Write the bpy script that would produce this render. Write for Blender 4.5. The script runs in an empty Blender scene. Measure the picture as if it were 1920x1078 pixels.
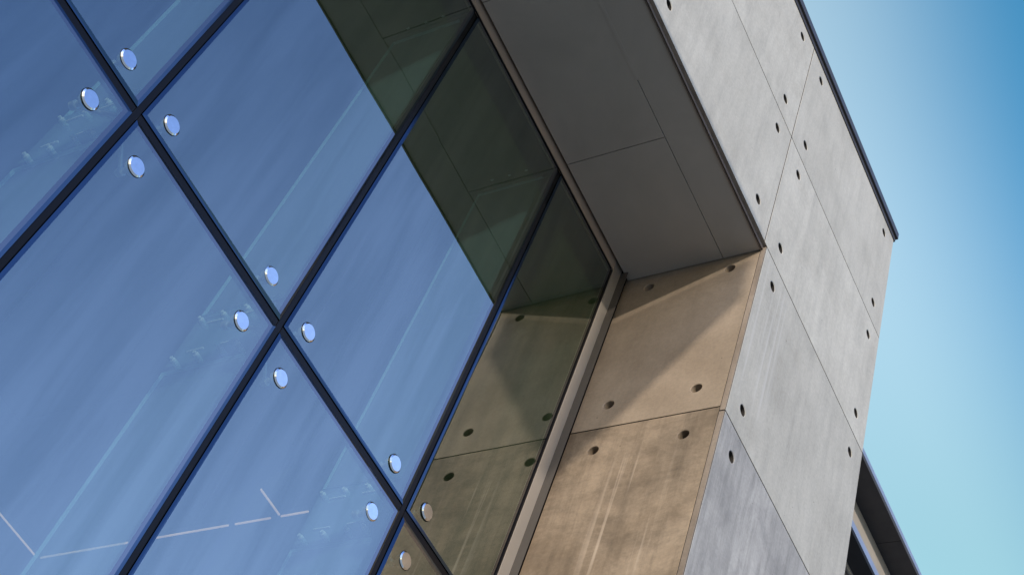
import bpy, bmesh, math, random
from mathutils import Vector, Matrix

random.seed(7)
C = bpy.context.scene.collection
SC = bpy.context.scene

# ------------------------------------------------------------------ camera
cam_d = bpy.data.cameras.new("camera")
cam = bpy.data.objects.new("camera", cam_d)
C.objects.link(cam)
R_RIGHT = Vector((0.44082286, -0.85456739, 0.274572))
R_DOWN = Vector((0.77394952, 0.20694617, -0.59847759))
R_FWD = Vector((0.45461781, 0.47632747, 0.75261862))
m = Matrix((( R_RIGHT.x, -R_DOWN.x, -R_FWD.x, 0.0),
            ( R_RIGHT.y, -R_DOWN.y, -R_FWD.y, -5.0),
            ( R_RIGHT.z, -R_DOWN.z, -R_FWD.z, 0.0),
            (0, 0, 0, 1)))
cam.matrix_world = m
cam_d.sensor_width = 36.0
cam_d.lens = 2829.08 / 1920 * 36.0
cam_d.clip_start = 0.1
cam_d.clip_end = 5000
SC.camera = cam

# ------------------------------------------------------------------ sun and sky
SUN = Vector((-1.35, -1.0, 0.41)).normalized()          # towards the sun
sun_d = bpy.data.lights.new("sun", 'SUN')
sun_d.energy = 3.0
sun_d.angle = math.radians(0.5)
sun_d.color = (1.0, 0.89, 0.765)
sun = bpy.data.objects.new("sun", sun_d)
C.objects.link(sun)
sun.rotation_euler = (-SUN).to_track_quat('-Z', 'Y').to_euler()
sun.location = SUN * 60

W = bpy.data.worlds.new("World")
SC.world = W
W.use_nodes = True
wn, wl = W.node_tree.nodes, W.node_tree.links
wn.clear()
w_out = wn.new('ShaderNodeOutputWorld')
w_bg = wn.new('ShaderNodeBackground')
w_bg.inputs['Strength'].default_value = 0.13
sky = wn.new('ShaderNodeTexSky')
sky.sky_type = 'NISHITA'
sky.sun_disc = False
sky.sun_elevation = math.asin(SUN.z)
sky.sun_rotation = math.atan2(SUN.x, SUN.y)
sky.air_density = 1.0
sky.dust_density = 0.6
sky.ozone_density = 2.0
geo = wn.new('ShaderNodeTexCoord')
dotn = wn.new('ShaderNodeVectorMath'); dotn.operation = 'DOT_PRODUCT'
deep_dir = (R_FWD + R_RIGHT * ((2010 - 960) / 2829) + R_DOWN * ((260 - 539) / 2829)).normalized()
# the sky deepens steadily away from the building, towards the upper right
t_dir = R_RIGHT * 0.955 - R_DOWN * 0.30
t_dir = (t_dir - deep_dir * t_dir.dot(deep_dir)).normalized()
dotn.inputs[1].default_value = deep_dir * math.cos(math.radians(50)) + t_dir * math.sin(math.radians(50))
wl.new(geo.outputs['Generated'], dotn.inputs[0])
acos = wn.new('ShaderNodeMath'); acos.operation = 'ARCCOSINE'
wl.new(dotn.outputs['Value'], acos.inputs[0])
rng = wn.new('ShaderNodeMapRange'); rng.interpolation_type = 'SMOOTHSTEP'
rng.inputs['From Min'].default_value = math.radians(58.8)
rng.inputs['From Max'].default_value = math.radians(49.5)
wl.new(acos.outputs[0], rng.inputs['Value'])
tint = wn.new('ShaderNodeMix'); tint.data_type = 'RGBA'; tint.blend_type = 'MIX'
tint.inputs['A'].default_value = (5.0, 4.3, 3.0, 1)
tint.inputs['B'].default_value = (0.8, 2.1, 2.2, 1)
wl.new(rng.outputs[0], tint.inputs['Factor'])
# the low sky is left as the sky model gives it, the high sky is clearer and brighter
sepz = wn.new('ShaderNodeSeparateXYZ'); wl.new(geo.outputs['Generated'], sepz.inputs[0])
high = wn.new('ShaderNodeMapRange'); high.interpolation_type = 'SMOOTHSTEP'
high.inputs['From Min'].default_value = 0.22
high.inputs['From Max'].default_value = 0.55
wl.new(sepz.outputs['Z'], high.inputs['Value'])
lift = wn.new('ShaderNodeMix'); lift.data_type = 'RGBA'
lift.inputs['A'].default_value = (0.8, 0.85, 0.95, 1)
wl.new(high.outputs[0], lift.inputs['Factor'])
# behind the viewer the sky is a purer blue, deeper towards the left
side = wn.new('ShaderNodeMapRange'); side.interpolation_type = 'SMOOTHSTEP'
side.inputs['From Min'].default_value = 0.12
side.inputs['From Max'].default_value = 0.55
wl.new(sepz.outputs['X'], side.inputs['Value'])
south = wn.new('ShaderNodeMix'); south.data_type = 'RGBA'
south.inputs['A'].default_value = (1.6, 1.75, 2.4, 1)
south.inputs['B'].default_value = (4.4, 3.95, 4.4, 1)
wl.new(side.outputs[0], south.inputs['Factor'])
back = wn.new('ShaderNodeMapRange'); back.interpolation_type = 'SMOOTHSTEP'
back.inputs['From Min'].default_value = -0.02
back.inputs['From Max'].default_value = -0.42
wl.new(sepz.outputs['Y'], back.inputs['Value'])
both = wn.new('ShaderNodeMix'); both.data_type = 'RGBA'
wl.new(back.outputs[0], both.inputs['Factor'])
haze = wn.new('ShaderNodeMapRange'); haze.interpolation_type = 'SMOOTHSTEP'
haze.inputs['From Min'].default_value = 0.84
haze.inputs['From Max'].default_value = 0.66
wl.new(sepz.outputs['Z'], haze.inputs['Value'])
teal = wn.new('ShaderNodeMix'); teal.data_type = 'RGBA'; teal.blend_type = 'MULTIPLY'
teal.inputs['B'].default_value = (0.60, 0.72, 0.68, 1)
wl.new(haze.outputs[0], teal.inputs['Factor'])
wl.new(tint.outputs['Result'], teal.inputs['A'])
wl.new(teal.outputs['Result'], both.inputs['A'])
wl.new(south.outputs['Result'], both.inputs['B'])
wl.new(both.outputs['Result'], lift.inputs['B'])
mul = wn.new('ShaderNodeMix'); mul.data_type = 'RGBA'; mul.blend_type = 'MULTIPLY'
mul.inputs['Factor'].default_value = 1.0
wl.new(sky.outputs[0], mul.inputs['A'])
wl.new(lift.outputs['Result'], mul.inputs['B'])
wl.new(mul.outputs['Result'], w_bg.inputs['Color'])
wl.new(w_bg.outputs[0], w_out.inputs['Surface'])

SC.view_settings.view_transform = 'Standard'
SC.view_settings.look = 'None'
SC.view_settings.exposure = 0.35
SC.view_settings.gamma = 1.0
SC.cycles.transparent_max_bounces = 24
SC.cycles.max_bounces = 10
SC.cycles.caustics_reflective = False

# ------------------------------------------------------------------ units
# the survey of the building is in half-metre units seen from the eye point
S = 0.5
K = 1.0196
def X(x): return x * K * S
def Y(y): return (-10 + K * (y + 10)) * S
def Z(z): return z * K * S
FRONT = Y(-2.59)            # front face of the concrete
REV = X(11.54)              # inner face of the pier
SOF = Z(18.45)              # underside of the lintel
GX = [v * S for v in (-4.5, -1.715, 1.07, 3.855, 6.64, 9.455, 11.385)]
GZ = [v * S for v in (4.04, 11.345, 18.65)]
GROUND = -1.6

# ------------------------------------------------------------------ helpers
def empty(name, loc=(0, 0, 0)):
    o = bpy.data.objects.new(name, None)
    C.objects.link(o)
    o.location = loc
    o.empty_display_size = 0.2
    return o

def tag(o, label=None, cat=None, group=None, kind=None):
    if label: o['label'] = label
    if cat: o['category'] = cat
    if group: o['group'] = group
    if kind: o['kind'] = kind
    return o

def link(name, bm, mats, parent=None, smooth=False):
    me = bpy.data.meshes.new(name)
    bmesh.ops.recalc_face_normals(bm, faces=bm.faces[:])
    bm.to_mesh(me); bm.free()
    if smooth:
        for p in me.polygons: p.use_smooth = True
        try: me.set_sharp_from_angle(angle=math.radians(35))
        except Exception: pass
    for mt in (mats if isinstance(mats, (list, tuple)) else [mats]):
        me.materials.append(mt)
    o = bpy.data.objects.new(name, me)
    C.objects.link(o)
    if parent is not None:
        o.parent = parent
        o.matrix_parent_inverse = Matrix.Translation(-parent.location)
    return o

def add_box(bm, x0, x1, y0, y1, z0, z1, bevel=0.0, mat=0):
    r = bmesh.ops.create_cube(bm, size=1.0)
    vs = r['verts']
    bmesh.ops.scale(bm, vec=(abs(x1 - x0), abs(y1 - y0), abs(z1 - z0)), verts=vs)
    bmesh.ops.translate(bm, vec=((x0 + x1) / 2, (y0 + y1) / 2, (z0 + z1) / 2), verts=vs)
    fs = set(f for v in vs for f in v.link_faces)
    for f in fs: f.material_index = mat
    if bevel > 0:
        es = list(set(e for v in vs for e in v.link_edges))
        bmesh.ops.bevel(bm, geom=es, offset=bevel, segments=2, profile=0.6, affect='EDGES')
    return bm

def box(name, x0, x1, y0, y1, z0, z1, mat, parent=None, bevel=0.0):
    bm = bmesh.new()
    add_box(bm, x0, x1, y0, y1, z0, z1, bevel)
    return link(name, bm, mat, parent)

def add_lathe(bm, prof, origin, axis, seg=40, mat=None):
    """prof: list of (radius, distance along the axis); closed at both ends"""
    axis = Vector(axis).normalized()
    a = axis.orthogonal().normalized(); b = axis.cross(a)
    rings = []
    for r, d in prof:
        o = Vector(origin) + axis * d
        if r < 1e-6:
            rings.append([bm.verts.new(o)])
        else:
            rings.append([bm.verts.new(o + a * r * math.cos(2 * math.pi * i / seg) + b * r * math.sin(2 * math.pi * i / seg)) for i in range(seg)])
    for q, (p0, p1) in enumerate(zip(rings, rings[1:])):
        for i in range(seg):
            j = (i + 1) % seg
            if len(p0) == 1 and len(p1) == 1: continue
            if len(p0) == 1: f = bm.faces.new((p0[0], p1[i], p1[j]))
            elif len(p1) == 1: f = bm.faces.new((p0[i], p0[j], p1[0]))
            else: f = bm.faces.new((p0[i], p0[j], p1[j], p1[i]))
            if mat: f.material_index = mat[q]
    return bm

def add_rod(bm, p0, p1, r0, r1=None, seg=14):
    r1 = r0 if r1 is None else r1
    d = Vector(p1) - Vector(p0)
    add_lathe(bm, [(0, 0), (r0, 0), (r1, d.length), (0, d.length)], p0, d, seg)

# ------------------------------------------------------------------ materials
def mat(name):
    m = bpy.data.materials.new(name)
    m.use_nodes = True
    nt = m.node_tree
    return m, nt.nodes, nt.links, nt.nodes['Principled BSDF']

def noise(n, l, vec, scale, detail=6, rough=0.55, dist=0.0):
    t = n.new('ShaderNodeTexNoise')
    t.inputs['Scale'].default_value = scale
    t.inputs['Detail'].default_value = detail
    t.inputs['Roughness'].default_value = rough
    t.inputs['Distortion'].default_value = dist
    l.new(vec, t.inputs['Vector'])
    return t.outputs['Fac']

def ramp(n, l, fac, stops):
    r = n.new('ShaderNodeValToRGB')
    el = r.color_ramp.elements
    while len(el) < len(stops): el.new(0.5)
    for e, (p, c) in zip(el, stops):
        e.position = p
        e.color = (c, c, c, 1) if isinstance(c, (int, float)) else (*c, 1)
    l.new(fac, r.inputs['Fac'])
    return r.outputs['Color']

def mixc(n, l, a, b, fac=1.0, mode='MULTIPLY'):
    x = n.new('ShaderNodeMix'); x.data_type = 'RGBA'; x.blend_type = mode
    for sock, v in (('A', a), ('B', b), ('Factor', fac)):
        if isinstance(v, (int, float)): x.inputs[sock].default_value = v if sock == 'Factor' else (v, v, v, 1)
        elif isinstance(v, tuple): x.inputs[sock].default_value = (*v, 1)
        else: l.new(v, x.inputs[sock])
    return x.outputs['Result']

def mapping(n, l, src, scale=(1, 1, 1), loc=None):
    mp = n.new('ShaderNodeMapping')
    mp.inputs['Scale'].default_value = scale
    l.new(src, mp.inputs['Vector'])
    if loc is not None: l.new(loc, mp.inputs['Location'])
    return mp.outputs['Vector']

def concrete(name, dark, light, stain, streak=0.35, scratch=None, blotch=0.5, band=0.0):
    m, n, l, p = mat(name)
    tc = n.new('ShaderNodeTexCoord')
    oi = n.new('ShaderNodeObjectInfo')
    ofs = n.new('ShaderNodeVectorMath'); ofs.operation = 'SCALE'
    comb = n.new('ShaderNodeCombineXYZ')
    for i in range(3): l.new(oi.outputs['Random'], comb.inputs[i])
    l.new(comb.outputs[0], ofs.inputs[0]); ofs.inputs['Scale'].default_value = 37.0
    v = mapping(n, l, tc.outputs['Object'], (1, 1, 1), ofs.outputs[0])
    vs = mapping(n, l, tc.outputs['Object'], (5.0, 5.0, 0.45), ofs.outputs[0])
    vd = mapping(n, l, tc.outputs['Object'], (1.3, 1.3, 0.8), ofs.outputs[0])
    col = ramp(n, l, noise(n, l, v, 1.1, 5, 0.6, 0.6), [(0.3, dark), (0.7, light)])
    # cloudy cement bloom
    cl = ramp(n, l, noise(n, l, vd, 2.1, 12, 0.72, 0.5), [(0.32, 0.85), (0.5, 1.0), (0.70, 1.09)])
    col = mixc(n, l, col, cl, 0.75)
    # run-off streaks
    st = ramp(n, l, noise(n, l, vs, 2.0, 10, 0.7, 0.1), [(0.36, 0.66), (0.52, 1.0), (0.72, 1.14)])
    col = mixc(n, l, col, st, streak)
    # darker damp stains
    bl = ramp(n, l, noise(n, l, v, 2.3, 9, 0.66, 0.4), [(0.54, 0.0), (0.80, 1.0)])
    bf = n.new('ShaderNodeMath'); bf.operation = 'MULTIPLY'; bf.inputs[1].default_value = blotch
    l.new(bl, bf.inputs[0])
    col = mixc(n, l, col, stain, bf.outputs[0], 'MIX')
    # level damp bands
    if band:
        vh = mapping(n, l, tc.outputs['Object'], (1.2, 1.2, 2.2))
        hb = ramp(n, l, noise(n, l, vh, 1.3, 12, 0.74, 0.25), [(0.36, 0.45), (0.52, 0.85), (0.66, 1.15)])
        col = mixc(n, l, col, hb, band)
    # fine grain and pinholes
    gr = ramp(n, l, noise(n, l, v, 45, 5, 0.75), [(0.3, 0.82), (0.7, 1.14)])
    col = mixc(n, l, col, gr, 0.7)
    vo = n.new('ShaderNodeTexVoronoi'); vo.inputs['Scale'].default_value = 13.0
    l.new(v, vo.inputs['Vector'])
    pd = n.new('ShaderNodeMath'); pd.operation = 'ADD'
    l.new(vo.outputs['Distance'], pd.inputs[0])
    l.new(ramp(n, l, noise(n, l, v, 3.1, 4), [(0.5, 0.12), (0.66, 0.0)]), pd.inputs[1])
    ph = ramp(n, l, pd.outputs[0], [(0.07, 0.35), (0.11, 1.0)])
    col = mixc(n, l, col, ph, 0.8)
    if scratch:
        (zlo, zhi), cols, axis = scratch
        sx = n.new('ShaderNodeSeparateXYZ'); l.new(tc.outputs['Object'], sx.inputs[0])
        w = (22.0, 22.0, 0.4)
        vv = mapping(n, l, tc.outputs['Object'], w)
        s1 = ramp(n, l, noise(n, l, vv, 1.0, 2, 0.5, 0.25), [(0.53, 0.0), (0.66, 1.0)])
        zm = n.new('ShaderNodeMapRange'); zm.interpolation_type = 'SMOOTHSTEP'
        zm.inputs['From Min'].default_value = zhi; zm.inputs['From Max'].default_value = zhi - 0.25
        l.new(sx.outputs['Z'], zm.inputs['Value'])
        zn = n.new('ShaderNodeMapRange'); zn.interpolation_type = 'SMOOTHSTEP'
        zn.inputs['From Min'].default_value = zlo; zn.inputs['From Max'].default_value = zlo + 0.5
        l.new(sx.outputs['Z'], zn.inputs['Value'])
        am = n.new('ShaderNodeMapRange'); am.interpolation_type = 'SMOOTHSTEP'
        c0, hw = axis[1], axis[2]
        dd = n.new('ShaderNodeMath'); dd.operation = 'SUBTRACT'; dd.inputs[1].default_value = c0
        l.new(sx.outputs[axis[0]], dd.inputs[0])
        ab = n.new('ShaderNodeMath'); ab.operation = 'ABSOLUTE'; l.new(dd.outputs[0], ab.inputs[0])
        am.inputs['From Min'].default_value = hw; am.inputs['From Max'].default_value = hw * 0.4
        l.new(ab.outputs[0], am.inputs['Value'])
        k = s1
        for q in (zm, zn, am):
            mm = n.new('ShaderNodeMath'); mm.operation = 'MULTIPLY'
            l.new(k, mm.inputs[0]); l.new(q.outputs[0], mm.inputs[1]); k = mm.outputs[0]
        mm = n.new('ShaderNodeMath'); mm.operation = 'MULTIPLY'; mm.inputs[1].default_value = 0.62
        l.new(k, mm.inputs[0])
        col = mixc(n, l, col, cols, mm.outputs[0], 'MIX')
    # each casting has a tone of its own
    col = mixc(n, l, col, ramp(n, l, oi.outputs['Random'], [(0.0, 0.90), (1.0, 1.07)]), 1.0)
    l.new(col, p.inputs['Base Color'])
    p.inputs['Roughness'].default_value = 0.72
    p.inputs['Specular IOR Level'].default_value = 0.35
    bp = n.new('ShaderNodeBump'); bp.inputs['Strength'].default_value = 0.12; bp.inputs['Distance'].default_value = 0.01
    l.new(noise(n, l, v, 14, 8, 0.7), bp.inputs['Height'])
    l.new(bp.outputs[0], p.inputs['Normal'])
    return m

def metal_paint(name, col, rough=0.4, metallic=0.0, var=0.12, scale=2.0):
    m, n, l, p = mat(name)
    tc = n.new('ShaderNodeTexCoord')
    c = mixc(n, l, col, ramp(n, l, noise(n, l, tc.outputs['Object'], scale, 6, 0.6, 0.5), [(0.3, 1 - var), (0.7, 1 + var)]), 1.0)
    l.new(c, p.inputs['Base Color'])
    l.new(ramp(n, l, noise(n, l, tc.outputs['Object'], scale * 3, 5), [(0.3, rough * 0.85), (0.7, rough * 1.2)]), p.inputs['Roughness'])
    p.inputs['Metallic'].default_value = metallic
    return m

M_FRONT = concrete('grey_concrete', (0.42, 0.405, 0.355), (0.50, 0.485, 0.43), (0.30, 0.275, 0.22), 0.30,
                   ((7.7, 9.5), (0.54, 0.53, 0.50), ('X', 6.15, 0.35)), 0.4)
M_FRONT_LOW = concrete('streaked_concrete', (0.235, 0.23, 0.22), (0.44, 0.43, 0.405), (0.13, 0.127, 0.125), 0.75, None, 0.6)
M_REVEAL = concrete('tan_concrete', (0.25, 0.195, 0.14), (0.35, 0.28, 0.208), (0.19, 0.143, 0.092), 0.15, None, 0.3)
M_REVEAL_LOW = concrete('brown_concrete', (0.165, 0.120, 0.077), (0.35, 0.272, 0.193), (0.065, 0.044, 0.026), 0.65,
                        ((5.9, 7.35), (0.56, 0.46, 0.36), ('Y', -0.68, 0.30)), 0.6, 0.75)
M_EDGE = concrete('edge_concrete', (0.22, 0.175, 0.135), (0.34, 0.28, 0.225), (0.2, 0.14, 0.09), 0.6, None, 0.4)
M_DARK = metal_paint('joint_black', (0.004, 0.004, 0.004), 0.9)
M_RECESS_SHADE = metal_paint('recess_shade', (0.025, 0.022, 0.020), 0.8)  # near-black colour that paints shade into the tie holes and slab sides
M_SOFFIT = metal_paint('soffit_metal', (0.42, 0.385, 0.335), 0.42, 0.0, 0.10, 1.2)
M_TRIM = metal_paint('trim_metal', (0.20, 0.17, 0.15), 0.35, 0.5)
M_COPING = metal_paint('coping_metal', (0.05, 0.047, 0.047), 0.45, 0.1)
M_BRONZE = metal_paint('frame_metal', (0.36, 0.315, 0.26), 0.42, 0.2, 0.06)
M_HEAD = metal_paint('head_metal', (0.46, 0.36, 0.28), 0.45, 0.1, 0.06)
M_LEG = metal_paint('leg_metal', (0.085, 0.075, 0.065), 0.45, 0.2, 0.06)
M_FASCIA = metal_paint('fascia_metal', (0.27, 0.30, 0.36), 0.35, 0.3)
M_WING_SOFFIT = metal_paint('wing_soffit', (0.030, 0.029, 0.031), 0.6)
M_WING_WALL = metal_paint('wing_wall', (0.36, 0.32, 0.27), 0.8)
M_GASKET = metal_paint('gasket_rubber', (0.004, 0.004, 0.005), 0.35, 0.0, 0.1)
M_GASKET.node_tree.nodes['Principled BSDF'].inputs['Specular IOR Level'].default_value = 0.2
M_SPACER = metal_paint('spacer_dark', (0.020, 0.014, 0.035), 0.6)
M_CHROME = metal_paint('polished_steel', (0.84, 0.86, 0.88), 0.07, 1.0, 0.06, 30.0)
M_STEEL = metal_paint('satin_steel', (0.72, 0.73, 0.74), 0.25, 0.5, 0.05)
M_BOLT = metal_paint('bolt_steel', (0.9, 0.92, 0.94), 0.3, 0.0, 0.03)
M_ROOM = metal_paint('dark_interior', (0.035, 0.045, 0.035), 0.9)
M_CEIL = metal_paint('ceiling_green', (0.12, 0.20, 0.11), 0.9)
M_GROUND = metal_paint('stone_paving', (0.36, 0.34, 0.32), 0.8, 0.0, 0.2, 0.7)

def coated_glass(name='coated_glass', c0=(0.48, 0.53, 0.53), c1=(0.60, 0.64, 0.62), tcol=(0.72, 0.90, 0.80)):
    m, n, l, p = mat(name)
    n.remove(p)
    out = n['Material Output']
    tr = n.new('ShaderNodeBsdfTransparent'); tr.inputs['Color'].default_value = (*tcol, 1)
    gl = n.new('ShaderNodeBsdfGlossy'); gl.inputs['Roughness'].default_value = 0.0
    tc = n.new('ShaderNodeTexCoord')
    v = mapping(n, l, tc.outputs['Object'], (4.0, 4.0, 0.35))
    s = ramp(n, l, noise(n, l, v, 1.3, 5, 0.55, 0.3), [(0.34, c0), (0.6, c1)])
    l.new(s, gl.inputs['Color'])
    bp = n.new('ShaderNodeBump'); bp.inputs['Strength'].default_value = 1.0; bp.inputs['Distance'].default_value = 0.0022
    l.new(noise(n, l, tc.outputs['Object'], 0.9, 1, 0.4), bp.inputs['Height'])
    l.new(bp.outputs[0], gl.inputs['Normal'])
    mx = n.new('ShaderNodeMixShader'); mx.inputs[0].default_value = 0.60
    l.new(tr.outputs[0], mx.inputs[1]); l.new(gl.outputs[0], mx.inputs[2])
    df = n.new('ShaderNodeBsdfDiffuse'); df.inputs['Color'].default_value = (0.10, 0.20, 0.07, 1)
    md = n.new('ShaderNodeMixShader'); md.inputs[0].default_value = 0.04
    l.new(mx.outputs[0], md.inputs[1]); l.new(df.outputs[0], md.inputs[2])
    l.new(md.outputs[0], out.inputs['Surface'])
    return m
M_GLASS = coated_glass()
M_FRIT = coated_glass('spacer_line_glass', (0.42, 0.42, 0.48), (0.47, 0.46, 0.52), (0.1, 0.1, 0.14))

def glassy(name, tcol, dcol, fac, rough=0.05, gfac=0.08):
    m, n, l, p = mat(name)
    n.remove(p)
    out = n['Material Output']
    tr = n.new('ShaderNodeBsdfTransparent'); tr.inputs['Color'].default_value = (*tcol, 1)
    df = n.new('ShaderNodeBsdfDiffuse'); df.inputs['Color'].default_value = (*dcol, 1)
    gl = n.new('ShaderNodeBsdfGlossy'); gl.inputs['Roughness'].default_value = rough
    a = n.new('ShaderNodeMixShader'); a.inputs[0].default_value = fac
    l.new(tr.outputs[0], a.inputs[1]); l.new(df.outputs[0], a.inputs[2])
    b = n.new('ShaderNodeMixShader'); b.inputs[0].default_value = gfac
    l.new(a.outputs[0], b.inputs[1]); l.new(gl.outputs[0], b.inputs[2])
    l.new(b.outputs[0], out.inputs['Surface'])
    return m
M_GLASS_BACK = glassy('glass_inner_face', (0.95, 0.97, 0.96), (0.1, 0.12, 0.12), 0.0, 0.0, 0.0)
M_GLASS_EDGE = metal_paint('glass_edge', (0.07, 0.11, 0.17), 0.15, 1.0, 0.1)
M_FIN = glassy('fin_glass', (0.90, 0.96, 0.95), (0.5, 0.68, 0.85), 0.17, 0.02, 0.04)
M_FIN_EDGE = glassy('fin_polished_edge', (0.7, 0.9, 0.9), (0.62, 0.92, 0.97), 0.85, 0.2, 0.1)

def emit(name, col, s):
    m, n, l, p = mat(name)
    p.inputs['Base Color'].default_value = (*col, 1)
    p.inputs['Emission Color'].default_value = (*col, 1)
    p.inputs['Emission Strength'].default_value = s
    return m
M_LED = emit('warm_light', (1.0, 0.58, 0.38), 0.55)

# ------------------------------------------------------------------ ground
bm = bmesh.new()
for (x, y) in ((-3000, -3000), (3000, -3000), (3000, 3000), (-3000, 3000)): bm.verts.new((x, y, GROUND))
bm.faces.new(bm.verts[:])
tag(link('ground', bm, M_GROUND), kind='structure')

# ------------------------------------------------------------------ concrete frame of the building
def panel(name, origin, u, v, w, h, mats, holes, parent, thick=0.06, gap=0.010, cham=0.0018, hr=0.043, label=None, shade_walls=False):
    """a slab whose outer face is origin + u*s + v*t; holes are (s, t) recesses with a chamfered mouth"""
    origin, u, v = Vector(origin), Vector(u), Vector(v)
    nrm = u.cross(v).normalized()
    bm = bmesh.new()
    P = lambda s, t, d=0.0: origin + u * s + v * t - nrm * d
    def loop(s0, s1, t0, t1, d): return [bm.verts.new(P(*q, d)) for q in ((s0, t0), (s1, t0), (s1, t1), (s0, t1))]
    g, c = gap / 2, cham
    f0 = loop(g + c, w - g - c, g + c, h - g - c, 0)
    f1 = loop(g, w - g, g, h - g, c)
    f2 = loop(g, w - g, g, h - g, thick)
    edges = [bm.edges.new((f0[i], f0[(i + 1) % 4])) for i in range(4)]
    seg = 36
    mouths = []
    for (s, t) in holes:
        ring = [bm.verts.new(P(s + (hr + 0.004) * math.cos(2 * math.pi * i / seg), t + (hr + 0.004) * math.sin(2 * math.pi * i / seg))) for i in range(seg)]
        edges += [bm.edges.new((ring[i], ring[(i + 1) % seg])) for i in range(seg)]
        mouths.append((s, t, ring))
    bmesh.ops.triangle_fill(bm, edges=edges, use_beauty=True, use_dissolve=False, normal=nrm)
    for a, b in ((f0, f1), (f1, f2)):
        for i in range(4):
            j = (i + 1) % 4
            bm.faces.new((a[i], a[j], b[j], b[i])).material_index = 1 if b is f2 else 0  # slab sides take the painted shade colour so joints read dark
    bm.faces.new(f2)
    for s, t, ring in mouths:
        prev = ring
        for r, d in ((hr, 0.004), (hr * 0.97, 0.042 if thick < 0.05 else 0.055)):
            nxt = [bm.verts.new(P(s + r * math.cos(2 * math.pi * i / seg), t + r * math.sin(2 * math.pi * i / seg), d)) for i in range(seg)]
            for i in range(seg):
                j = (i + 1) % seg
                f = bm.faces.new((prev[i], prev[j], nxt[j], nxt[i]))
                f.material_index = 1 if shade_walls and d > 0.01 else 0  # hole walls optionally coloured dark in place of real shade
            prev = nxt
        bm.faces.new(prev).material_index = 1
    o = link(name, bm, [mats, M_RECESS_SHADE], parent)
    if label: o['label'] = label
    return o

frame = empty('concrete_frame', (7.0, 0.5, GROUND))
tag(frame, 'pale grey concrete panel corner of the building with round recessed holes, framing the deep opening', 'building')

XJ = [X(11.445 - 4.36 * i) for i in range(6)]           # vertical joints to the left of the corner
XE = X(15.83)
ZR = [Z(24.62), Z(21.51), Z(18.512), Z(14.79), Z(11.0), Z(7.2)]
HX, HL, HR_ = 0.48 * K * S, 0.46 * K * S, 0.45 * K * S
# top two rows
cols = [(XJ[i + 1], XJ[i]) for i in range(5)][::-1] + [(XJ[0], XE)]
names = {}
for r in range(2):
    z0, z1 = ZR[r + 1], ZR[r]
    for ci, (a, b) in enumerate(cols):
        w, h = b - a, z1 - z0
        hs = [(s, t) for s in (0.245, w - 0.235) for t in (0.245, h - 0.225)]
        panel('concrete_panel', (a, FRONT, z0), (1, 0, 0), (0, 0, 1), w, h, M_FRONT, hs, frame, shade_walls=True)
# pier rows
pier_x = X(11.54)
for r in range(2, 5):
    z0, z1 = ZR[r + 1], ZR[r]
    w, h = XE - pier_x, z1 - z0
    hs = [(s, t) for s in (0.215, w - 0.235) for t in (0.235, h - 0.235)]
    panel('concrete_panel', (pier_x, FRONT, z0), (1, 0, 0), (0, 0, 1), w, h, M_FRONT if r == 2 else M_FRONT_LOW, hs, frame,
          thick=0.043, shade_walls=True, label=None if r == 2 else 'dark streaked concrete panel low on the pier')
# inner face of the pier
y_out, y_in = FRONT + 0.045, -0.01
RZ = [SOF + 0.05, Z(14.89), Z(11.1), Z(7.3)]
for r in range(3):
    z1, z0 = RZ[r], RZ[r + 1]
    w, h = y_in - y_out, z1 - z0
    yn, yf = Y(-0.695) - y_out, Y(-2.048) - y_out
    tt = (Z(18.148) if r == 0 else Z(14.437) if r == 1 else z1 - 0.23) - z0
    tb = (Z(15.382) - z0) if r == 0 else 0.25
    # u runs outwards (-y) so that the normal faces -x
    hs = [(w - s, t) for s in (yn, yf) for t in (tb, tt)]
    panel('reveal_panel', (REV, y_in, z0), (0, -1, 0), (0, 0, 1), w, h, M_REVEAL if r == 0 else M_REVEAL_LOW, hs, frame,
          label='tan concrete panel under the soffit' if r == 0 else 'brown scratched concrete panel below the joint')
    zt = min(z1, ZR[2]) - 0.004
    bm = bmesh.new()
    add_box(bm, REV - 0.002, REV + 0.02, FRONT + 0.0445, FRONT + 0.047, z0 + 0.004, zt)
    link('joint_line', bm, M_DARK, frame)
# worn tan arris where front panels meet the inner face
for r in range(3):
    z1 = ZR[2 + r] - 0.006; z0 = ZR[3 + r] + 0.006
    bm = bmesh.new()
    add_box(bm, REV - 0.0035, REV + 0.003, FRONT + 0.004, FRONT + 0.043, z0, z1, 0.001)
    link('corner_edge', bm, M_EDGE, frame)
# cores behind the panels (their dark faces show in the joints)
box('lintel_core', XJ[5] + 0.02, XE - 0.03, FRONT + 0.062, 7.0, SOF + 0.06, ZR[0] - 0.02, M_DARK, frame)
box('pier_core', REV + 0.062, XE - 0.03, FRONT + 0.066, 7.0, GROUND, SOF + 0.058, M_DARK, frame)
box('side_wall', XE - 0.029, XE - 0.004, FRONT + 0.064, 7.0, GROUND, ZR[0] - 0.01, M_FRONT, frame)
# coping
ct, cb = Z(24.84), Z(24.60)
bm = bmesh.new()
add_box(bm, XJ[5], X(15.90), FRONT - 0.030, 7.1, cb + 0.03, ct, 0.004)
link('roof_coping', bm, M_COPING, frame)
box('coping_drip', XJ[5], X(15.86), FRONT - 0.010, 7.0, cb - 0.03, cb + 0.029, M_COPING, frame)

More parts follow.
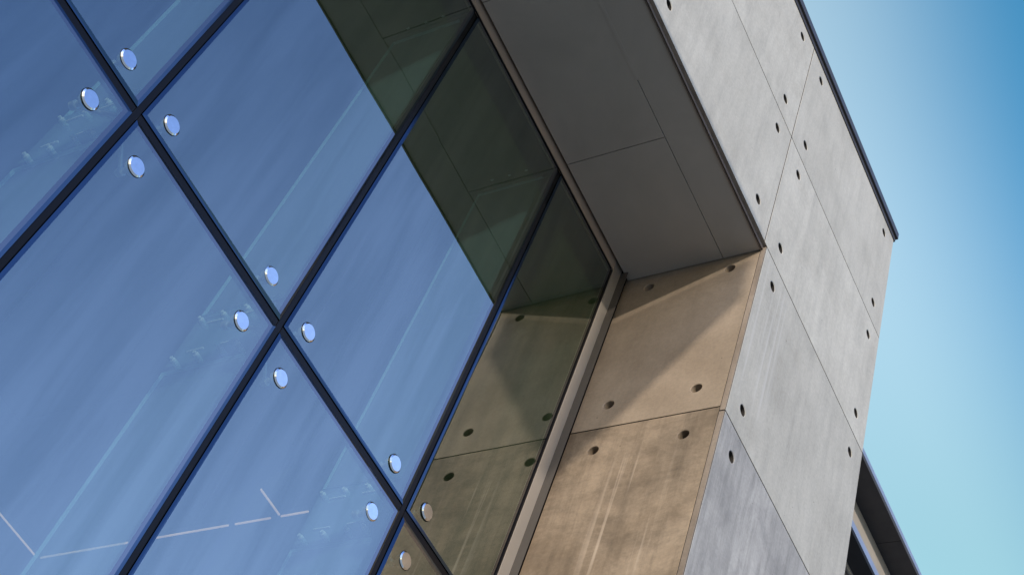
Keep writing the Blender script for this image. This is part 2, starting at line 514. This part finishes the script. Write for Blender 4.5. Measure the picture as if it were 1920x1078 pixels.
# soffit sheets
y_mid = Y(-1.892); y_o = Y(-2.50); y_i = Y(-0.262)
sx = [X(9.277), X(6.44), X(3.6), X(0.76), X(-2.1), X(-5.0), X(-10.2)]
edges_x = [REV - 0.004] + sx
for i in range(len(sx)):
    bm = bmesh.new()
    add_box(bm, edges_x[i + 1] + 0.0025, edges_x[i] - 0.0025, y_mid + 0.0025, y_i, SOF, SOF + 0.02, 0.002)
    link('soffit_panel', bm, M_SOFFIT, frame)
ox = [REV - 0.004, X(5.1), X(-2.5), X(-10.2)]
for i in range(3):
    bm = bmesh.new()
    add_box(bm, ox[i + 1] + 0.002, ox[i] - 0.002, y_o, y_mid - 0.003, SOF, SOF + 0.02, 0.002)
    link('soffit_panel', bm, M_SOFFIT, frame)
# cover strip over the joint near the edge and the drip along the front
bm = bmesh.new()
add_box(bm, X(1.2), X(8.28), y_mid - 0.014, y_mid + 0.012, SOF - 0.004, SOF - 0.001, 0.001)
link('soffit_strip', bm, M_SOFFIT, frame)
box('drip_trim', XJ[5], REV - 0.006, y_o - 0.008, y_o - 0.001, SOF - 0.012, SOF + 0.05, M_TRIM, frame)
box('drip_trim', XJ[5], REV - 0.006, y_o - 0.020, y_o - 0.014, SOF - 0.004, SOF + 0.05, M_TRIM, frame)
box('drip_channel', XJ[5], REV - 0.006, FRONT + 0.005, y_o - 0.002, SOF + 0.035, SOF + 0.055, M_EDGE, frame)

# ------------------------------------------------------------------ glass wall
gw = empty('glass_wall', (3.0, 0.0, GROUND))
tag(gw, 'frameless blue reflective glass wall of large rectangular panes with black joints, set back in the concrete', 'glass wall')
GH, GV = 0.028, 0.022       # half gaps (horizontal joint, vertical joint)
BAND = 0.022
FRIT = 0.024
def pane(x0, x1, z0, z1):
    bm = bmesh.new()
    q = lambda a, b, y: [bm.verts.new(p) for p in ((a[0], y, b[0]), (a[1], y, b[0]), (a[1], y, b[1]), (a[0], y, b[1]))]
    rf = q((x0 + BAND, x1 - BAND - FRIT), (z0 + BAND, z1 - BAND - FRIT), 0.0)
    r0 = q((x0 + BAND, x1 - BAND), (z0 + BAND, z1 - BAND), 0.0)
    tilt = [random.uniform(-0.0022, 0.0022) for _ in range(3)]
    for v in rf + r0:
        v.co.y += tilt[0] * (v.co.x - (x0 + x1) / 2) / (x1 - x0) * 2 + tilt[1] * (v.co.z - (z0 + z1) / 2) / (z1 - z0) * 2
    r1 = q((x0, x1), (z0, z1), 0.005)
    r2 = q((x0, x1), (z0, z1), 0.030)
    f = bm.faces.new(rf); f.material_index = 0
    bm.faces.new((rf[1], r0[1], r0[2], rf[2])).material_index = 3
    bm.faces.new((rf[3], rf[2], r0[2], r0[3])).material_index = 3
    for a, b in ((r0, r1), (r1, r2)):
        for i in range(4):
            j = (i + 1) % 4
            f = bm.faces.new((a[i], a[j], b[j], b[i])); f.material_index = 1
    f = bm.faces.new(r2); f.material_index = 2
    return link('glass_pane', bm, [M_GLASS, M_GLASS_EDGE, M_GLASS_BACK, M_FRIT], gw)
for i in range(len(GX) - 1):
    for k in range(len(GZ) - 1):
        last = i == len(GX) - 2
        top = k == len(GZ) - 2
        pane(GX[i] + GV, GX[i + 1] - (0.004 if last else GV), GZ[k] + GH, GZ[k + 1] - (0.004 if top else GH))
def gasket_v(x):
    bm = bmesh.new()
    add_box(bm, x - GV + 0.001, x + GV - 0.001, 0.010, 0.030, GZ[0], GZ[-1], 0.006)
    return link('vertical_joint', bm, M_GASKET, gw)
def gasket_h(z, xa, xb):
    bm = bmesh.new()
    add_box(bm, xa, xb, 0.010, 0.030, z - GH + 0.001, z + GH - 0.001, 0.006)
    return link('horizontal_joint', bm, M_GASKET, gw)
for x in GX[1:-1]: gasket_v(x)
for z in GZ[1:-1]:
    for i in range(len(GX) - 1):
        gasket_h(z, GX[i] + GV, GX[i + 1] - (0 if i == len(GX) - 2 else GV))
# dark spacer behind each joint
for x in GX[1:-1]: box('vertical_spacer', x - GV - 0.012, x + GV + 0.012, 0.032, 0.062, GZ[0], GZ[-1], M_SPACER, gw)
for z in GZ[1:-1]: box('horizontal_spacer', GX[0], GX[-1], 0.034, 0.060, z - GH - 0.012, z + GH + 0.012, M_SPACER, gw)
# metal jamb beside the pier: face flange, dark shadow gap at the glass, leg running out along the pier
xj, xl = GX[-1], 11.588 * S
bm = bmesh.new()
add_box(bm, xj + 0.003, xl + 0.006, -0.010, 0.05, GZ[0], SOF + 0.12, 0.0015)
link('jamb_flange', bm, M_BRONZE, gw)
bm = bmesh.new()
add_box(bm, xl, xl + 0.006, -0.076, -0.0105, GZ[0], SOF - 0.003, 0.0015)
link('jamb_leg', bm, M_LEG, gw)
bm = bmesh.new()
add_box(bm, GX[0], xj + 0.001, -0.010, 0.05, GZ[-1] + 0.002, SOF + 0.12, 0.0015)
link('head_flange', bm, M_HEAD, gw)
box('glazing_gasket', xj - 0.016, xj + 0.0028, -0.004, 0.0035, GZ[0], GZ[-1] - 0.012, M_GASKET, gw)
box('glazing_gasket', GX[0], xj - 0.017, -0.004, 0.0035, GZ[-1] - 0.010, GZ[-1] + 0.0015, M_GASKET, gw)
box('base_wall', GX[0], REV - 0.004, -0.02, 0.25, GROUND, GZ[0] - 0.004, M_COPING, gw)

# ------------------------------------------------------------------ point fixings: a spider at every second pane corner
def make_spider(x, z):
    t = empty('spider_fitting', (x, 0.0, z))
    bm = bmesh.new()
    add_lathe(bm, [(0, 0.075), (0.035, 0.075), (0.042, 0.082), (0.042, 0.135), (0.03, 0.142), (0, 0.142)], (x, 0, z), (0, 1, 0), 28)
    link('hub', bm, M_STEEL, t, True)
    dx, dz = 0.196, 0.1625
    zc = z + (11.272 - 11.345) * S * 0.0
    for sxn in (-1, 1):
        for szn in (-1, 1):
            px = x + sxn * dx + (-0.028 if sxn < 0 else -0.020)
            pz = z + (0.163 if szn > 0 else -0.232)
            bm = bmesh.new()
            add_rod(bm, (x, 0.108, z), (px, 0.108, pz), 0.019, 0.011, 16)
            link('arm', bm, M_STEEL, t, True)
            bm = bmesh.new()
            add_lathe(bm, [(0, -0.011), (0.0470, -0.011), (0.0555, -0.005), (0.0557, -0.0026), (0.0580, -0.0025), (0.0580, -0.0005), (0, -0.0005)], (px, 0, pz), (0, 1, 0), 48, [0, 0, 0, 1, 1, 1])
            d = link('clamp_disc', bm, [M_CHROME, M_GASKET], t, True)
            bm = bmesh.new()
            add_lathe(bm, [(0, 0.031), (0.040, 0.031), (0.040, 0.040), (0.014, 0.046), (0.014, 0.088), (0.024, 0.09), (0.024, 0.125), (0.018, 0.13), (0, 0.13)], (px, 0, pz), (0, 1, 0), 28)
            link('bolt', bm, M_STEEL, d, True)
    return t
spots = [(3.855, 'point fixing of four polished discs at the upper left pane crossing'),
         (6.64, 'point fixing of four polished discs at the middle pane crossing'),
         (9.455, 'point fixing of four polished discs at the lowest pane crossing, nearest the concrete')]
for x, lab in spots:
    t = make_spider(x * S, 11.345 * S)
    tag(t, lab, 'glass fitting', 'spider fittings holding the pane corners')

# ------------------------------------------------------------------ glass fins behind the wall
def make_fin(x, lab):
    t = empty('glass_fin', (x, 0.0, GZ[0]))
    y0, y1 = 0.15, 1.475 * S
    for (a, b) in ((GZ[0], 10.95 * S), (11.98 * S, 18.62 * S)):
        bm = bmesh.new()
        hw = 0.011
        v = [bm.verts.new(p) for p in ((x - hw, y0, a), (x + hw, y0, a), (x + hw, y1, a), (x - hw, y1, a),
                                       (x - hw, y0, b), (x + hw, y0, b), (x + hw, y1, b), (x - hw, y1, b))]
        for q, mi in (((0, 3, 7, 4), 0), ((1, 5, 6, 2), 0), ((0, 1, 2, 3), 1), ((4, 7, 6, 5), 1), ((2, 6, 7, 3), 1), ((0, 4, 5, 1), 0)):
            f = bm.faces.new([v[i] for i in q]); f.material_index = mi
        link('fin_blade', bm, [M_FIN, M_FIN_EDGE], t)
    for zc in (11.85, 11.12):
        for yb in (1.39, 1.05, 0.70, 0.45):
            bm = bmesh.new()
            add_lathe(bm, [(0, -0.046), (0.011, -0.044), (0.011, -0.030), (0.017, -0.027), (0.017, 0.027), (0.011, 0.030), (0.011, 0.044), (0, 0.046)],
                      (x, yb * S, zc * S), (1, 0, 0), 14)
            link('splice_bolt', bm, M_BOLT, t, True)
    for zr in (11.74, 11.22):
        for yb in (1.12, 0.62):
            bm = bmesh.new()
            add_rod(bm, (x - 0.022, yb * S - 0.06, zr * S), (x - 0.022, yb * S + 0.06, zr * S), 0.006)
            link('tie_rod', bm, M_BOLT, t, True)
    for s in (-1, 1):
        box('splice_plate', x + s * 0.0125, x + s * 0.0165, 0.18, 1.46 * S, 11.02 * S, 11.93 * S, M_FIN, t, 0.001)
    for s in (-1, 1):
        box('head_shoe', x + s * 0.0125, x + s * 0.0245, 0.06, 1.47 * S, 18.66 * S, 18.76 * S, M_COPING, t, 0.001)
    for yb in (1.31, 0.99, 0.68):
        bm = bmesh.new()
        add_lathe(bm, [(0, 0.0), (0.016, 0.0), (0.016, 0.012), (0, 0.016)], (x - 0.013, yb * S, 18.95 * S), (-1, 0, 0), 14)
        link('shoe_bolt', bm, M_BOLT, t, True)
    tag(t, lab, 'glass fin', 'glass fins standing behind the panes')
for x, lab in ((1.07, 'glass fin behind the panes at the far left edge'),
               (3.855, 'upright glass fin behind the upper left pane crossing'),
               (6.64, 'upright glass fin behind the middle pane crossing'),
               (9.455, 'upright glass fin nearest the concrete pier')):
    make_fin(x * S, lab)

# ------------------------------------------------------------------ dark room behind the glass
room = empty('room', (2.0, 4.0, GROUND))
tag(room, 'dim room behind the blue glass wall', 'room', kind='structure')
bm = bmesh.new()
add_box(bm, -4.0, REV + 0.055, 0.35, 9.0, SOF + 0.25, SOF + 0.35)
link('room_ceiling', bm, M_CEIL, room)
box('room_wall', -4.0, REV + 0.055, 9.0, 9.2, GROUND, SOF + 0.25, M_ROOM, room)
box('room_wall', -4.2, -4.0, 0.35, 9.2, GROUND, SOF + 0.35, M_ROOM, room)
box('room_wall', REV + 0.0, REV + 0.055, 0.06, 9.0, GROUND, SOF + 0.25, M_ROOM, room)
box('room_floor', -4.0, REV, 0.35, 9.0, GROUND + 0.02, GROUND + 0.12, M_ROOM, room)

# warm lights hanging in the room
def light_line(pts, lab):
    t = empty('light_strip', pts[0])
    for (a, b) in zip(pts, pts[1:]):
        a, b = Vector(a), Vector(b)
        d = (b - a).normalized()
        along_x = abs(d.x) > abs(d.y)
        lo = Vector((min(a.x, b.x), min(a.y, b.y), a.z)); hi = Vector((max(a.x, b.x), max(a.y, b.y), a.z))
        h = 0.005
        e = 0.0 if along_x else h + 0.001
        x0, x1 = (lo.x - h, hi.x + h) if along_x else (lo.x - h, lo.x + h)
        y0, y1 = (lo.y - h, lo.y + h) if along_x else (lo.y + e, hi.y - 0.0)
        bm = bmesh.new(); add_box(bm, x0, x1, y0, y1, a.z, a.z + 0.012, 0.002)
        link('diffuser', bm, M_LED, t)
        bm = bmesh.new(); add_box(bm, x0, x1, y0, y1, a.z + 0.013, a.z + 0.06, 0.002)
        link('housing', bm, M_COPING, t)
        for q in (0.2, 0.8):
            p = a.lerp(b, q)
            bm = bmesh.new()
            add_rod(bm, (p.x, p.y, a.z + 0.06), (p.x, p.y, SOF + 0.25), 0.002, None, 6)
            link('hanger', bm, M_COPING, t)
    tag(t, lab, 'light', 'thin warm lights inside the room')
zl = 6.0
light_line([(3.2, 3.405, zl), (4.87, 3.405, zl)], 'thin warm light line running off the lower left edge behind the glass')
light_line([(4.885, 1.62, zl), (4.885, 3.37, zl)], 'long thin warm light line behind the glass ending at a small joint')
light_line([(4.885, 1.265, zl), (4.885, 1.57, zl)], 'short warm light line between two joints behind the glass')
light_line([(4.885, 0.955, zl), (4.885, 1.185, zl)], 'short lower leg of the small warm light angle behind the glass')
light_line([(4.645, 1.19, zl), (4.868, 1.19, zl)], 'short slanted leg of the small warm light angle behind the glass')

# ------------------------------------------------------------------ wing at the back right
wing = empty('rear_wing', (12.0, 2.0, GROUND))
tag(wing, 'lower wing with dark eaves and thin pale fascias behind the concrete pier', 'building wing')
wx0, wx1 = XE + 0.02, 30.0
zs, z2 = 25.0 * S, 22.72 * S
yw = 0.640 * S
def strip(name, y0, y1, z0, z1, m, x0=wx0, x1=wx1, bev=0.002):
    bm = bmesh.new(); add_box(bm, x0, x1, y0, y1, z0, z1, bev); return link(name, bm, m, wing)
strip('fascia', -0.006, 0.02, zs - 0.004, 25.135 * S, M_FASCIA)
jx = 24.13 * S
strip('eave_soffit', 0.021, yw + 0.1, zs, zs + 0.05, M_WING_SOFFIT, wx0, jx - 0.003)
strip('eave_soffit', 0.021, yw + 0.1, zs, zs + 0.05, M_WING_SOFFIT, jx + 0.003, wx1)
strip('roof', 0.021, 7.0, zs + 0.052, 25.13 * S, M_COPING)
strip('wall', yw, yw + 0.2, 22.95 * S, zs - 0.001, M_WING_WALL)
strip('canopy_fascia', -0.006, 0.02, z2 - 0.004, 22.91 * S, M_FASCIA)
strip('canopy_soffit', 0.021, 0.225, z2, z2 + 0.08, M_WING_SOFFIT)
strip('canopy_top', 0.021, yw + 0.2, z2 + 0.082, 22.90 * S, M_FASCIA)
strip('lower_wall', 0.235, 0.50, GROUND, z2 - 0.30, M_COPING)
strip('window_head', 0.226, 0.52, z2 - 0.06, z2 + 0.08, M_WING_WALL)
strip('window_frame', 0.245, 0.50, z2 - 0.29, z2 - 0.065, M_COPING)

# ------------------------------------------------------------------ unseen mesh sheet added to throw half shade on the pier
caster = empty('added_shade_caster', (0.0, -11.0, GROUND))
tag(caster, 'added translucent mesh sheet out of view, casting half shade on the pier', 'shade sail')
M_CASTER = glassy('caster_mesh', (1, 1, 1), (0.5, 0.48, 0.44), 0.70, 0.5, 0.0)
bm = bmesh.new()
DS = 12.0
pts = [(0.12, 6.93), (-1.12, 8.82), (-1.12, 9.34), (0.12, 8.83)]
vs = []
for dd in (0.0, 0.003):
    vs.append([bm.verts.new(Vector((REV, y, z)) + SUN * (DS + dd)) for (y, z) in pts])
bm.faces.new(vs[0])
link('caster_sheet', bm, M_CASTER, caster)
tip = Vector((REV, -1.16, 9.42)) + SUN * DS
root = Vector((REV, 0.75, 8.62)) + SUN * DS
bm = bmesh.new()
add_rod(bm, root, tip, 0.025)
link('caster_boom', bm, M_STEEL, caster)
bm = bmesh.new()
add_rod(bm, (root.x, root.y, GROUND), root + Vector((0, 0, 0.2)), 0.06, 0.05)
link('caster_mast', bm, M_STEEL, caster)
